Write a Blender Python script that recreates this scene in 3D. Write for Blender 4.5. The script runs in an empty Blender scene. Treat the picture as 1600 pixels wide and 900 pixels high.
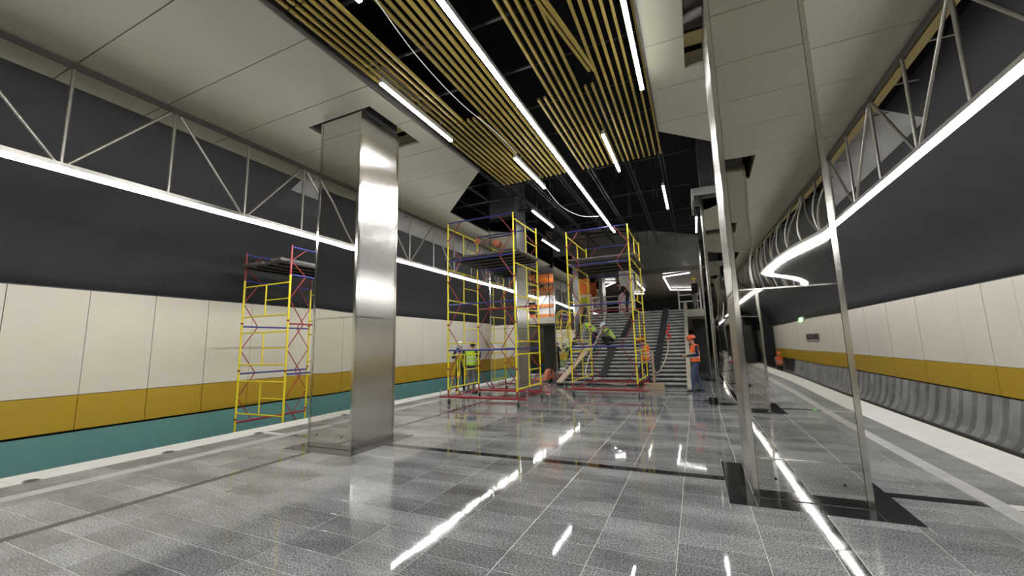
import bpy, bmesh, math, random
from mathutils import Vector, Matrix
import numpy as np
random.seed(7)
C = bpy.context.scene.collection
sc = bpy.context.scene
PI = math.pi

# ---------------------------------------------------------------- camera, world, exposure
yaw, pitch, roll, foc = 0.42396139, 0.14215858, -0.02432703, 0.62704587
cy, sy, cp, sp, cr, sr = math.cos(yaw), math.sin(yaw), math.cos(pitch), math.sin(pitch), math.cos(roll), math.sin(roll)
fw = Vector((-sy*cp, cy*cp, sp)); r0 = Vector((cy, sy, 0)); u0 = r0.cross(fw)
rt = cr*r0 + sr*u0; up = -sr*r0 + cr*u0
camd = bpy.data.cameras.new('camera'); cam = bpy.data.objects.new('camera', camd); C.objects.link(cam)
camd.sensor_fit = 'HORIZONTAL'; camd.sensor_width = 36; camd.lens = 36*foc*1000/1600
camd.clip_start = 0.05; camd.clip_end = 300
m = Matrix((rt, up, -fw)).transposed().to_4x4(); m.translation = Vector((0, 0, 1.6))
cam.matrix_world = m
sc.camera = cam
w = bpy.data.worlds.new('world'); sc.world = w; w.use_nodes = True
w.node_tree.nodes['Background'].inputs[0].default_value = (0.5, 0.52, 0.56, 1)
w.node_tree.nodes['Background'].inputs[1].default_value = 0.3
sc.view_settings.view_transform = 'Standard'; sc.view_settings.look = 'None'
sc.view_settings.gamma = 1; sc.view_settings.use_curve_mapping = False
sc.view_settings.exposure = 0.25
LED = 44.0          # emission of every LED strip

# ---------------------------------------------------------------- materials
def nmat(name):
    m = bpy.data.materials.new(name); m.use_nodes = True
    return m, m.node_tree.nodes, m.node_tree.links, m.node_tree.nodes['Principled BSDF']
def mat(name, col, rough=0.5, metal=0.0, var=0.0, vscale=3.0, bump=0.0, bscale=40.0, spec=0.5, rvar=0.0, stretch=None):
    m, n, l, b = nmat(name)
    b.inputs['Base Color'].default_value = (*col, 1); b.inputs['Roughness'].default_value = rough
    b.inputs['Metallic'].default_value = metal; b.inputs['Specular IOR Level'].default_value = spec
    if var or bump or rvar:
        g = n.new('ShaderNodeNewGeometry'); mp = n.new('ShaderNodeMapping'); l.new(g.outputs['Position'], mp.inputs['Vector'])
        if stretch: mp.inputs['Scale'].default_value = stretch
    if var or rvar:
        t = n.new('ShaderNodeTexNoise'); t.inputs['Scale'].default_value = vscale; t.inputs['Detail'].default_value = 5
        l.new(mp.outputs[0], t.inputs['Vector'])
    if var:
        r = n.new('ShaderNodeMapRange'); r.inputs['From Min'].default_value = 0.3; r.inputs['From Max'].default_value = 0.7
        r.inputs['To Min'].default_value = 1-var; r.inputs['To Max'].default_value = 1+var
        l.new(t.outputs['Fac'], r.inputs['Value'])
        x = n.new('ShaderNodeVectorMath'); x.operation = 'SCALE'; x.inputs[0].default_value = col
        l.new(r.outputs[0], x.inputs['Scale']); l.new(x.outputs[0], b.inputs['Base Color'])
    if rvar:
        r = n.new('ShaderNodeMapRange'); r.inputs['From Min'].default_value = 0.3; r.inputs['From Max'].default_value = 0.7
        r.inputs['To Min'].default_value = max(0.01, rough-rvar); r.inputs['To Max'].default_value = rough+rvar
        l.new(t.outputs['Fac'], r.inputs['Value']); l.new(r.outputs[0], b.inputs['Roughness'])
    if bump:
        t2 = n.new('ShaderNodeTexNoise'); t2.inputs['Scale'].default_value = bscale; t2.inputs['Detail'].default_value = 3
        l.new(mp.outputs[0], t2.inputs['Vector'])
        bp = n.new('ShaderNodeBump'); bp.inputs['Strength'].default_value = bump; bp.inputs['Distance'].default_value = 0.02
        l.new(t2.outputs['Fac'], bp.inputs['Height']); l.new(bp.outputs[0], b.inputs['Normal'])
    return m
def emit(name, col, s):
    m, n, l, b = nmat(name)
    b.inputs['Base Color'].default_value = (*col, 1)
    b.inputs['Emission Color'].default_value = (*col, 1); b.inputs['Emission Strength'].default_value = s
    return m
def granite():
    m, n, l, b = nmat('granite')
    g = n.new('ShaderNodeNewGeometry')
    sp_ = n.new('ShaderNodeTexNoise'); sp_.inputs['Scale'].default_value = 70; sp_.inputs['Detail'].default_value = 3; sp_.inputs['Roughness'].default_value = 0.7
    l.new(g.outputs['Position'], sp_.inputs['Vector'])
    cr_ = n.new('ShaderNodeValToRGB'); e = cr_.color_ramp.elements
    e[0].position = 0.36; e[0].color = (0.070, 0.072, 0.075, 1); e[1].position = 0.66; e[1].color = (0.45, 0.46, 0.47, 1)
    l.new(sp_.outputs['Fac'], cr_.inputs['Fac'])
    # brightness of each tile from its cell
    mp = n.new('ShaderNodeMapping'); mp.inputs['Location'].default_value = (0.87/0.61, -1.60/0.30, 0); mp.inputs['Scale'].default_value = (1/0.61, 1/0.30, 0)
    l.new(g.outputs['Position'], mp.inputs['Vector'])
    fl = n.new('ShaderNodeVectorMath'); fl.operation = 'FLOOR'; l.new(mp.outputs[0], fl.inputs[0])
    wn = n.new('ShaderNodeTexWhiteNoise'); l.new(fl.outputs[0], wn.inputs['Vector'])
    r = n.new('ShaderNodeMapRange'); r.inputs['To Min'].default_value = 0.74; r.inputs['To Max'].default_value = 1.2; l.new(wn.outputs['Value'], r.inputs['Value'])
    # dust and damp patches
    d = n.new('ShaderNodeTexNoise'); d.inputs['Scale'].default_value = 1.1; d.inputs['Detail'].default_value = 7; d.inputs['Roughness'].default_value = 0.62
    mp2 = n.new('ShaderNodeMapping'); mp2.inputs['Scale'].default_value = (0.55, 1.6, 1); l.new(g.outputs['Position'], mp2.inputs['Vector']); l.new(mp2.outputs[0], d.inputs['Vector'])
    r2 = n.new('ShaderNodeMapRange'); r2.inputs['From Min'].default_value = 0.35; r2.inputs['From Max'].default_value = 0.66; r2.inputs['To Min'].default_value = 0.62; r2.inputs['To Max'].default_value = 1.3
    l.new(d.outputs['Fac'], r2.inputs['Value'])
    mu = n.new('ShaderNodeMath'); mu.operation = 'MULTIPLY'; l.new(r.outputs[0], mu.inputs[0]); l.new(r2.outputs[0], mu.inputs[1])
    x = n.new('ShaderNodeVectorMath'); x.operation = 'SCALE'; l.new(cr_.outputs[0], x.inputs[0]); l.new(mu.outputs[0], x.inputs['Scale'])
    l.new(x.outputs[0], b.inputs['Base Color'])
    r3 = n.new('ShaderNodeMapRange'); r3.inputs['From Min'].default_value = 0.35; r3.inputs['From Max'].default_value = 0.7; r3.inputs['To Min'].default_value = 0.025; r3.inputs['To Max'].default_value = 0.075
    l.new(d.outputs['Fac'], r3.inputs['Value']); sx_ = n.new('ShaderNodeSeparateXYZ'); l.new(g.outputs['Position'], sx_.inputs[0])
    ab = n.new('ShaderNodeMath'); ab.operation = 'ADD'; ab.inputs[1].default_value = 2.45; l.new(sx_.outputs[0], ab.inputs[0])
    ab2 = n.new('ShaderNodeMath'); ab2.operation = 'ABSOLUTE'; l.new(ab.outputs[0], ab2.inputs[0])
    du = n.new('ShaderNodeMapRange'); du.inputs['From Min'].default_value = 3.3; du.inputs['From Max'].default_value = 5.0; du.inputs['To Max'].default_value = 0.33; l.new(ab2.outputs[0], du.inputs['Value'])   # dusty, unpolished edge zones
    ad = n.new('ShaderNodeMath'); ad.operation = 'ADD'; l.new(r3.outputs[0], ad.inputs[0]); l.new(du.outputs[0], ad.inputs[1]); l.new(ad.outputs[0], b.inputs['Roughness'])
    b.inputs['Specular IOR Level'].default_value = 0.45
    t2 = n.new('ShaderNodeTexNoise'); t2.inputs['Scale'].default_value = 2.0; l.new(g.outputs['Position'], t2.inputs['Vector'])
    bp = n.new('ShaderNodeBump'); bp.inputs['Strength'].default_value = 0.008; bp.inputs['Distance'].default_value = 0.02
    l.new(t2.outputs['Fac'], bp.inputs['Height']); l.new(bp.outputs[0], b.inputs['Normal'])
    return m
def mirror(name, col, rough, bump, bscale, aniso=0.0):
    m, n, l, b = nmat(name)
    b.inputs['Base Color'].default_value = (*col, 1); b.inputs['Metallic'].default_value = 1; b.inputs['Roughness'].default_value = rough
    g = n.new('ShaderNodeNewGeometry')
    if aniso:
        b.inputs['Anisotropic'].default_value = aniso
        tg = n.new('ShaderNodeTangent'); tg.direction_type = 'RADIAL'; tg.axis = 'Z'; l.new(tg.outputs[0], b.inputs['Tangent'])
        b.inputs['Anisotropic Rotation'].default_value = 0.0
    t = n.new('ShaderNodeTexNoise'); t.inputs['Scale'].default_value = bscale; t.inputs['Detail'].default_value = 0.5
    l.new(g.outputs['Position'], t.inputs['Vector'])
    if bump:
        bp = n.new('ShaderNodeBump'); bp.inputs['Strength'].default_value = bump; bp.inputs['Distance'].default_value = 0.05
        l.new(t.outputs['Fac'], bp.inputs['Height']); l.new(bp.outputs[0], b.inputs['Normal'])
    return m
M = {}
M['granite'] = granite()
M['grout'] = mat('grout', (0.62, 0.62, 0.60), 0.7)
M['black_granite'] = mat('black_granite', (0.022, 0.023, 0.025), 0.06, var=0.2, vscale=3, rvar=0.02)
M['white_stone'] = mat('white_stone', (0.74, 0.73, 0.70), 0.55, var=0.05, vscale=4)
M['stripe'] = mat('stripe', (0.43, 0.43, 0.42), 0.5, var=0.12, vscale=5)
M['cream'] = mat('cream_panel', (0.63, 0.59, 0.50), 0.42, var=0.03, vscale=0.8)
M['ceil'] = mat('ceiling_panel', (0.345, 0.335, 0.268), 0.5, var=0.04, vscale=0.7)
M['yellow'] = mat('ochre_panel', (0.42, 0.27, 0.018), 0.4, var=0.04, vscale=1)
M['teal'] = mat('teal_panel', (0.115, 0.27, 0.265), 0.45, var=0.05, vscale=1)
M['dark_wall'] = mat('dark_wall', (0.036, 0.037, 0.039), 0.75, var=0.12, vscale=1.2, bump=0.12, bscale=90, spec=0.35)
M['black'] = mat('black_paint', (0.0045, 0.0045, 0.006), 0.8, var=0.3, vscale=2, spec=0.08)
M['black_metal'] = mat('black_metal', (0.016, 0.016, 0.018), 0.5, spec=0.25)
M['concrete'] = mat('concrete', (0.25, 0.25, 0.245), 0.85, var=0.28, vscale=1.6, bump=0.3, bscale=14)
M['vault_concrete'] = mat('vault_concrete', (0.42, 0.42, 0.42), 0.85, var=0.1, vscale=1.2, bump=0.1, bscale=18)
M['ballast'] = mat('track_bed', (0.20, 0.20, 0.19), 0.9, var=0.3, vscale=2.5, bump=0.4, bscale=12)
M['steel'] = mat('galvanised_steel', (0.50, 0.49, 0.46), 0.30, metal=0.85, var=0.1, vscale=6)
M['bronze'] = mat('dark_rail', (0.13, 0.125, 0.115), 0.4, metal=0.6)
M['gold_edge'] = mat('gold_edge', (0.50, 0.40, 0.17), 0.4)
M['slat'] = mat('yellow_slat', (0.27, 0.20, 0.042), 0.5, metal=0.05, var=0.1, vscale=2)
M['mirror'] = mirror('polished_steel', (0.72, 0.71, 0.68), 0.015, 0.10, 1.1)
M['mirror_low'] = mirror('polished_steel_lower', (0.70, 0.69, 0.66), 0.02, 0.06, 1.3)
M['brushed'] = mirror('brushed_steel', (0.66, 0.65, 0.63), 0.26, 0.0, 0.9, 0.85)
M['brushed_far'] = mirror('satin_steel', (0.62, 0.61, 0.59), 0.3, 0.0, 0.9, 0.35)
M['trim'] = mat('steel_trim', (0.62, 0.61, 0.56), 0.16, metal=1)
M['led'] = emit('led_diffuser', (1.0, 0.99, 0.97), LED)
M['led_far'] = emit('led_far', (1.0, 0.98, 0.95), 9)
M['led_body'] = mat('led_housing', (0.6, 0.6, 0.6), 0.35, metal=0.7)
M['s_yellow'] = mat('scaffold_yellow', (0.80, 0.68, 0.02), 0.4, var=0.08, vscale=9)
M['s_red'] = mat('scaffold_red', (0.30, 0.028, 0.033), 0.45, var=0.2, vscale=9)
M['s_blue'] = mat('scaffold_blue', (0.03, 0.035, 0.22), 0.45, var=0.2, vscale=9)
M['rubber'] = mat('rubber', (0.02, 0.02, 0.02), 0.6)
M['deck'] = mat('scaffold_deck', (0.10, 0.095, 0.09), 0.7, var=0.3, vscale=6)
M['wood'] = mat('pale_wood', (0.52, 0.40, 0.28), 0.7, var=0.12, vscale=3, stretch=(8, 1, 8))
M['orange'] = mat('orange_board', (0.75, 0.24, 0.06), 0.6, var=0.1, vscale=2)
M['jack'] = mat('jack_red', (0.60, 0.20, 0.12), 0.4)
M['rope'] = mat('rope', (0.55, 0.50, 0.42), 0.8)
M['tape_red'] = mat('tape_red', (0.6, 0.04, 0.04), 0.5)
M['white_paint'] = mat('white_paint', (0.75, 0.75, 0.75), 0.5)
M['tube_grey'] = mat('grey_nosing', (0.40, 0.40, 0.39), 0.28, var=0.3, vscale=3, spec=0.6)
M['riser'] = mat('dark_riser', (0.045, 0.045, 0.045), 0.7)
M['soffit'] = mat('soffit', (0.075, 0.078, 0.074), 0.4, var=0.5, vscale=0.5, spec=0.3)
M['hall_ceil'] = mat('hall_ceiling', (0.17, 0.15, 0.125), 0.28, var=0.25, vscale=0.3)
M['dark_panel'] = mat('dark_panel', (0.055, 0.056, 0.06), 0.4, var=0.15, vscale=1)
M['beige'] = mat('beige_fascia', (0.46, 0.43, 0.36), 0.6, var=0.06, vscale=2)
M['sign'] = mat('sign_letters', (0.03, 0.03, 0.035), 0.5)
M['exit'] = emit('exit_sign_glow', (0.25, 1.0, 0.25), 5)
M['skin'] = mat('skin', (0.50, 0.29, 0.20), 0.55)
M['hair'] = mat('dark_hair', (0.02, 0.016, 0.014), 0.6)
M['navy'] = mat('navy_cloth', (0.025, 0.03, 0.075), 0.85, var=0.2, vscale=8)
M['denim'] = mat('blue_denim', (0.06, 0.085, 0.17), 0.85, var=0.25, vscale=9)
M['grey_cloth'] = mat('grey_cloth', (0.17, 0.165, 0.16), 0.85, var=0.2, vscale=8)
M['light_cloth'] = mat('light_grey_cloth', (0.35, 0.37, 0.42), 0.85, var=0.15, vscale=8)
M['black_cloth'] = mat('black_cloth', (0.018, 0.018, 0.02), 0.85)
M['orange_helmet'] = mat('orange_helmet', (0.80, 0.13, 0.04), 0.3)
M['white_helmet'] = mat('white_helmet', (0.7, 0.74, 0.78), 0.3)
M['boot'] = mat('boot', (0.025, 0.022, 0.02), 0.6)
M['cyan_box'] = mat('instrument_grey', (0.45, 0.5, 0.52), 0.4)
def vestmat(name, col):
    m, n, l, b = nmat(name)
    a = n.new('ShaderNodeAttribute'); a.attribute_name = 'along'
    cr_ = n.new('ShaderNodeValToRGB'); cr_.color_ramp.interpolation = 'CONSTANT'; e = cr_.color_ramp.elements
    e[0].position = 0; e[0].color = (*col, 1); e[1].position = 0.22; e[1].color = (0.6, 0.6, 0.6, 1)
    for p, c in ((0.31, col), (0.45, (0.6, 0.6, 0.6)), (0.54, col)):
        k = e.new(p); k.color = (*c, 1)
    l.new(a.outputs['Fac'], cr_.inputs['Fac']); l.new(cr_.outputs[0], b.inputs['Base Color']); b.inputs['Roughness'].default_value = 0.7
    return m
M['vest_orange'] = vestmat('orange_vest', (0.95, 0.16, 0.03)); M['vest_green'] = vestmat('green_vest', (0.50, 0.80, 0.06))

# ---------------------------------------------------------------- mesh helpers
class MB:
    def __init__(s): s.v = []; s.f = []; s.m = []; s.mats = []; s.cur = 0; s.sm = []
    def use(s, name):
        if name not in s.mats: s.mats.append(name)
        s.cur = s.mats.index(name); return s
    def add(s, vs, fs, smooth=False):
        k = len(s.v); s.v += [tuple(q) for q in vs]; s.f += [tuple(i+k for i in f) for f in fs]; s.m += [s.cur]*len(fs); s.sm += [smooth]*len(fs); return s
    def box(s, x0, x1, y0, y1, z0, z1, ch=0.0):
        if ch:   # chamfered top edge
            vs = [(x0,y0,z0),(x1,y0,z0),(x1,y1,z0),(x0,y1,z0),(x0,y0,z1-ch),(x1,y0,z1-ch),(x1,y1,z1-ch),(x0,y1,z1-ch),(x0+ch,y0+ch,z1),(x1-ch,y0+ch,z1),(x1-ch,y1-ch,z1),(x0+ch,y1-ch,z1)]
            fs = [(3,2,1,0),(8,9,10,11)]+[(i,(i+1)%4,4+(i+1)%4,4+i) for i in range(4)]+[(4+i,4+(i+1)%4,8+(i+1)%4,8+i) for i in range(4)]
            return s.add(vs, fs)
        vs = [(x0,y0,z0),(x1,y0,z0),(x1,y1,z0),(x0,y1,z0),(x0,y0,z1),(x1,y0,z1),(x1,y1,z1),(x0,y1,z1)]
        return s.add(vs, [(3,2,1,0),(4,5,6,7),(0,1,5,4),(1,2,6,5),(2,3,7,6),(3,0,4,7)])
    def beam(s, a, b, w, h=None, upv=(0,0,1)):
        a = Vector(a); b = Vector(b); d = (b-a).normalized(); h = h or w
        u = Vector(upv)
        if abs(d.dot(u)) > 0.98: u = Vector((1,0,0))
        x = d.cross(u).normalized()*w/2; y = x.cross(d).normalized()*h/2
        vs = [p+q for p in (a,b) for q in (-x-y, x-y, x+y, -x+y)]
        return s.add(vs, [(3,2,1,0),(4,5,6,7),(0,1,5,4),(1,2,6,5),(2,3,7,6),(3,0,4,7)])
    def tube(s, pts, r, n=8, r2=None, cap=True):
        pts = [Vector(p) for p in pts]; rs = [r + ((r2 if r2 is not None else r)-r)*i/(len(pts)-1) for i in range(len(pts))] if not isinstance(r, (list, tuple)) else r
        vs = []; fs = []; u = None
        for i, p in enumerate(pts):
            d = (pts[min(i+1, len(pts)-1)]-pts[max(i-1, 0)]).normalized()
            if u is None:
                u = d.cross(Vector((0,0,1)))
                if u.length < 0.05: u = d.cross(Vector((1,0,0)))
            u = (u - d*u.dot(d)).normalized(); v = d.cross(u)
            vs += [p + (u*math.cos(2*PI*k/n)+v*math.sin(2*PI*k/n))*rs[i] for k in range(n)]
        for i in range(len(pts)-1):
            fs += [(i*n+k, i*n+(k+1)%n, (i+1)*n+(k+1)%n, (i+1)*n+k) for k in range(n)]
        s.add(vs, fs, True)
        if cap:
            s.add(vs[:n], [tuple(range(n))[::-1]]); s.add(vs[-n:], [tuple(range(n))])
        return s
    def cyl(s, c, r, h, n=16, axis='z', r2=None):
        c = Vector(c); d = {'x': Vector((1,0,0)), 'y': Vector((0,1,0)), 'z': Vector((0,0,1))}[axis]*h/2
        return s.tube([c-d, c+d], r, n, r2)
    def ell(s, c, rx, ry, rz, n=14, mm=9, rot=None):
        vs = []; fs = []
        for j in range(mm+1):
            t = PI*j/mm
            for i in range(n):
                a = 2*PI*i/n; q = Vector((rx*math.sin(t)*math.cos(a), ry*math.sin(t)*math.sin(a), rz*math.cos(t)))
                if rot: q = rot @ q
                vs.append(Vector(c)+q)
        for j in range(mm):
            for i in range(n): fs.append((j*n+i, (j+1)*n+i, (j+1)*n+(i+1)%n, j*n+(i+1)%n))
        return s.add(vs, fs, True)
    def poly(s, pts, h0, h1, axis='z'):
        # pts in plane, extruded between h0 and h1
        f = {'z': lambda p, h: (p[0], p[1], h), 'y': lambda p, h: (p[0], h, p[1]), 'x': lambda p, h: (h, p[0], p[1])}[axis]
        n = len(pts); vs = [f(p, h0) for p in pts]+[f(p, h1) for p in pts]
        return s.add(vs, [tuple(range(n))[::-1], tuple(range(n, 2*n))]+[(i, (i+1)%n, n+(i+1)%n, n+i) for i in range(n)])
    def mesh(s, name, mname=None):
        me = bpy.data.meshes.new(name); me.from_pydata(s.v, [], s.f)
        for q in (s.mats or [mname]): me.materials.append(M[q])
        if s.mats: me.polygons.foreach_set('material_index', s.m)
        me.polygons.foreach_set('use_smooth', s.sm)
        bm = bmesh.new(); bm.from_mesh(me); bmesh.ops.recalc_face_normals(bm, faces=bm.faces); bm.to_mesh(me); bm.free()
        me.update(); return me
    def build(s, name, mname=None, parent=None, loc=(0,0,0)):
        return place(name, s.mesh(name, mname), parent, loc)
def place(name, me, parent=None, loc=(0,0,0), rz=0):
    o = bpy.data.objects.new(name, me); C.objects.link(o); o.location = loc; o.rotation_euler = (0,0,rz)
    if parent is not None: o.parent = parent
    return o
def tag(o, label=None, cat=None, group=None, kind=None):
    if label: o['label'] = label
    if cat: o['category'] = cat
    if group: o['group'] = group
    if kind: o['kind'] = kind
    return o
def empty(name, loc=(0,0,0), rz=0, label=None, cat=None, group=None, kind=None):
    o = bpy.data.objects.new(name, None); C.objects.link(o); o.location = loc; o.rotation_euler = (0,0,rz); o.empty_display_size = 0.2
    return tag(o, label, cat, group, kind)

XC = -2.4                      # centre line of the platform
Y0, Y1 = -36.0, 20.8           # how far the station runs
P = 1.13                       # cladding pitch
def mx(x): return 2*XC-x       # mirror about the centre line

# ---------------------------------------------------------------- FLOOR
fl = MB().box(-8.0, 3.0, Y0, 46, -0.3, -0.0015)
fl.box(-8.6, 3.7, Y0, 21, -1.05, -0.31)
floor = fl.build('floor', 'grout'); tag(floor, 'grey granite station platform floor with pale joints', 'floor', kind='structure')
xs = [-8.0, -7.46, -7.46, -7.2, -7.2]
cells_x = [(-8.0, -7.45), (-7.2, -6.97), (-6.97, -6.36), (-6.36, -5.80), (-5.68, -5.14)]
x = -5.14
while x < 0.34: cells_x.append((x, x+0.61)); x += 0.61
cells_x = [(a, b) for a, b in cells_x]
cells_x[-1] = (cells_x[-1][0], 0.35)
cells_x += [(0.35, 0.82), (0.96, 1.57), (1.57, 2.18), (2.18, 2.38), (2.55, 3.0)]
COLY = [-15.25, -8.5, -1.75, 5.0, 11.75, 18.5]; CW = 1.0
LX = (-6.13, -5.13); RX = (0.41, 1.39)
BORD = [(LX[0]-0.24, LX[1]+0.24), (RX[0]-0.24, RX[1]+0.26)]
def in_border(a, b, c, d):
    for bx in BORD:
        for yy in COLY:
            if a >= bx[0]-0.05 and b <= bx[1]+0.05 and c >= yy-0.32 and d <= yy+CW+0.3: return True
    return False
tiles = []
ys = []
y = 1.60 - 0.30*130
while y < 23.5: ys.append(y); y += 0.30
strips_y = [(yy+0.46, yy+0.61) for yy in COLY]
for (a, b) in cells_x:
    for c in ys:
        d = c+0.30; segs = [(c, d)]
        for s0, s1 in strips_y:
            ns = []
            for (p, q) in segs:
                if q <= s0 or p >= s1: ns.append((p, q))
                else:
                    if p < s0-0.02: ns.append((p, s0))
                    if q > s1+0.02: ns.append((s1, q))
            segs = ns
        for (p, q) in segs:
            rects = [(a, b, p, q)]
            for bx in BORD:
                for yy in COLY:
                    bd = (bx[0], bx[1], yy-0.26, yy+CW+0.26); nr = []
                    for (ra, rb, rc, rd) in rects:
                        if rb <= bd[0]+.001 or ra >= bd[1]-.001 or rd <= bd[2]+.001 or rc >= bd[3]-.001: nr.append((ra, rb, rc, rd)); continue
                        if ra < bd[0]-.02: nr.append((ra, bd[0], rc, rd))
                        if rb > bd[1]+.02: nr.append((bd[1], rb, rc, rd))
                        ia, ib = max(ra, bd[0]), min(rb, bd[1])
                        if rc < bd[2]-.02: nr.append((ia, ib, rc, bd[2]))
                        if rd > bd[3]+.02: nr.append((ia, ib, bd[3], rd))
                    rects = nr
            tiles += rects
def in_view(x, y):
    v = Vector((x, y, -1.6)); zz = v.dot(fw)
    if zz < 0.3: return 0
    px = 800+627*v.dot(rt)/zz; py = 450-627*v.dot(up)/zz
    return 1/zz**2 if -60 < px < 1660 and py < 950 else 0
tiles.sort(key=lambda t: -in_view((t[0]+t[1])/2, (t[2]+t[3])/2)*(t[1]-t[0])*(t[3]-t[2]))
rest = MB(); cache = {}
G = 0.0025
for i, (a, b, c, d) in enumerate(tiles):
    if i < 300:
        key = (round(b-a, 3), round(d-c, 3))
        if key not in cache:
            q = MB(); q.box(-(b-a)/2+G, (b-a)/2-G, -(d-c)/2+G, (d-c)/2-G, -0.02, 0, 0.0012); cache[key] = q.mesh('floor_tile', 'granite')
        o = place('floor_tile', cache[key], floor, ((a+b)/2, (c+d)/2, random.uniform(.0002, .0008))); o.rotation_euler = (random.gauss(0, .0009), random.gauss(0, .0009), 0)
    else: rest.box(a+G, b-G, c+G, d-G, -0.02, 0, 0.0012)
tag(rest.build('floor_tile_field', 'granite', floor), kind='stuff')
# pale guide stripes, white edge slabs, dark inlays
for k, (a, b) in enumerate(((-7.445, -7.205), (2.385, 2.545))):
    q = MB().box(a, b, -0.745, 0.745, -0.02, 0.002, 0.002).mesh('guide_strip', 'stripe')
    y = -20.0
    while y < 20: place('guide_strip', q, floor, (0, y, 0)); y += 1.5
q = MB().box(-0.298, 0.298, -0.563, 0.563, -0.3, 0.006, 0.004).mesh('edge_slab', 'white_stone')
q2 = MB().box(-0.345, 0.345, -0.563, 0.563, -0.3, 0.006, 0.004).mesh('edge_slab', 'white_stone')
y = 0.56-P*18
while y < 21:
    place('edge_slab', q, floor, (-8.3, y, 0)); place('edge_slab', q2, floor, (3.35, y, 0)); y += P
rest = MB()
rest.box(-8.6, -8.0, Y0, 0.56-P*18-.57, -.3, .006); rest.box(3.0, 3.7, Y0, 0.56-P*18-.57, -.3, .006)
rest.build('edge_kerb', 'white_stone', floor)
dark = MB()
ya = [Y0]+COLY+[22.0]
for xa, xb in ((-5.795, -5.685), (0.825, 0.955)):
    for i in range(len(ya)-1):
        c = ya[i]+(CW+0.26 if i else 0); d = ya[i+1]-0.26
        n = max(1, int((d-c)/1.2)); st = (d-c)/n
        for k in range(n):
            MB().box(xa, xb, c+k*st+.002, c+(k+1)*st-.002, -0.02, 0.0008).build('dark_inlay', 'black_granite', floor)
for yy in COLY:
    s0, s1 = yy+0.462, yy+0.608
    for (a, b) in ((-7.2, BORD[0][0]), (BORD[0][1], BORD[1][0]), (BORD[1][1], 2.38)):
        n = max(1, round((b-a)/1.22)); st = (b-a)/n
        for k in range(n): MB().box(a+k*st+.002, a+(k+1)*st-.002, s0, s1, -0.02, 0.001).build('dark_inlay', 'black_granite', floor)
    for bi, bx in enumerate(BORD):
        cx = (LX, RX)[bi]; y0, y1 = yy-0.26, yy+CW+0.26
        for (a, b, c, d) in ((bx[0], cx[0], y0, yy+.5), (bx[0], cx[0], yy+.503, y1), (cx[1], bx[1], y0, yy+.5), (cx[1], bx[1], yy+.503, y1), (cx[0]+.003, cx[1]-.003, y0, yy), (cx[0]+.003, cx[1]-.003, yy+CW, y1)):
            MB().box(a, b, c, d, -0.02, 0.001).build('dark_border', 'black_granite', floor)
q = MB(); q.use('steel').cyl((0,0,0.008), 0.085, 0.008, 24); q.use('dark_panel').cyl((0,0,0.013), 0.065, 0.006, 24)
q = q.mesh('floor_lens')
for k in range(12): place('floor_lens', q, floor, (-8.02, -9.6+1.5*k+.02, 0)); 
# track beds with rails
for side, (xa, xb, rx_) in enumerate(((-11.9, -8.6, (-10.8, -9.3)), (3.7, 7.2, (4.5, 6.0)))):
    t = MB().box(xa, xb, Y0, 60, -1.35, -1.05).build('floor_track_'+('left', 'right')[side], 'ballast'); tag(t, ('left', 'right')[side]+' track bed of rough grey concrete below the platform', 'track bed', kind='structure')
    for r_ in rx_:
        MB().box(r_-.07, r_+.07, Y0, 22, -1.05, -1.035).box(r_-.01, r_+.01, Y0, 22, -1.04, -.92).box(r_-.035, r_+.035, Y0, 22, -.93, -.89).build('rail', 'bronze', t)

# ---------------------------------------------------------------- WALLS
Z = dict(top=2.96, cy=0.83, yt=0.13)
def prof(pts, name, mname, kind=None, y0=Y0, y1=46, th=0.12, parent=None):
    q = MB(); n = len(pts)
    # smooth inner skin plus a back skin for thickness
    out = []
    for i, p in enumerate(pts):
        a = Vector(pts[max(i-1,0)]); b = Vector(pts[min(i+1,n-1)]); d = (b-a).normalized(); nn = Vector((-d.y, d.x))
        if (Vector((XC, 2))-Vector(p)).dot(nn) > 0: nn = -nn
        out.append((p[0]+nn.x*th, p[1]+nn.y*th))
    ring = list(pts)+out[::-1]
    q.poly(ring, y0, y1, 'y') if False else None
    vs = [(p[0], yy, p[1]) for yy in (y0, y1) for p in ring]; k = len(ring)
    fs = [(i, (i+1)%k, k+(i+1)%k, k+i) for i in range(k)]
    q.add(vs, fs, True)
    q.add(vs, [tuple(v+o for v in (i, i+1, k-2-i, k-1-i)) for i in range(n-1) for o in (0, k)])
    o = q.build(name, mname, parent)
    if kind: o['kind'] = kind
    return o
curve = [(-11.62, 2.9), (-11.60, 3.3), (-11.45, 3.75), (-11.15, 4.2), (-10.75, 4.6), (-10.3, 4.96), (-9.75, 5.32), (-9.1, 5.66)]
curve2 = [(-9.1, 5.66), (-8.5, 5.99), (-7.9, 6.34), (-7.3, 6.75), (-6.5, 7.3)]
def mir(c): return [(mx(p[0]), p[1]) for p in c]
WX = {'left': -11.45, 'right': 6.65}
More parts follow.
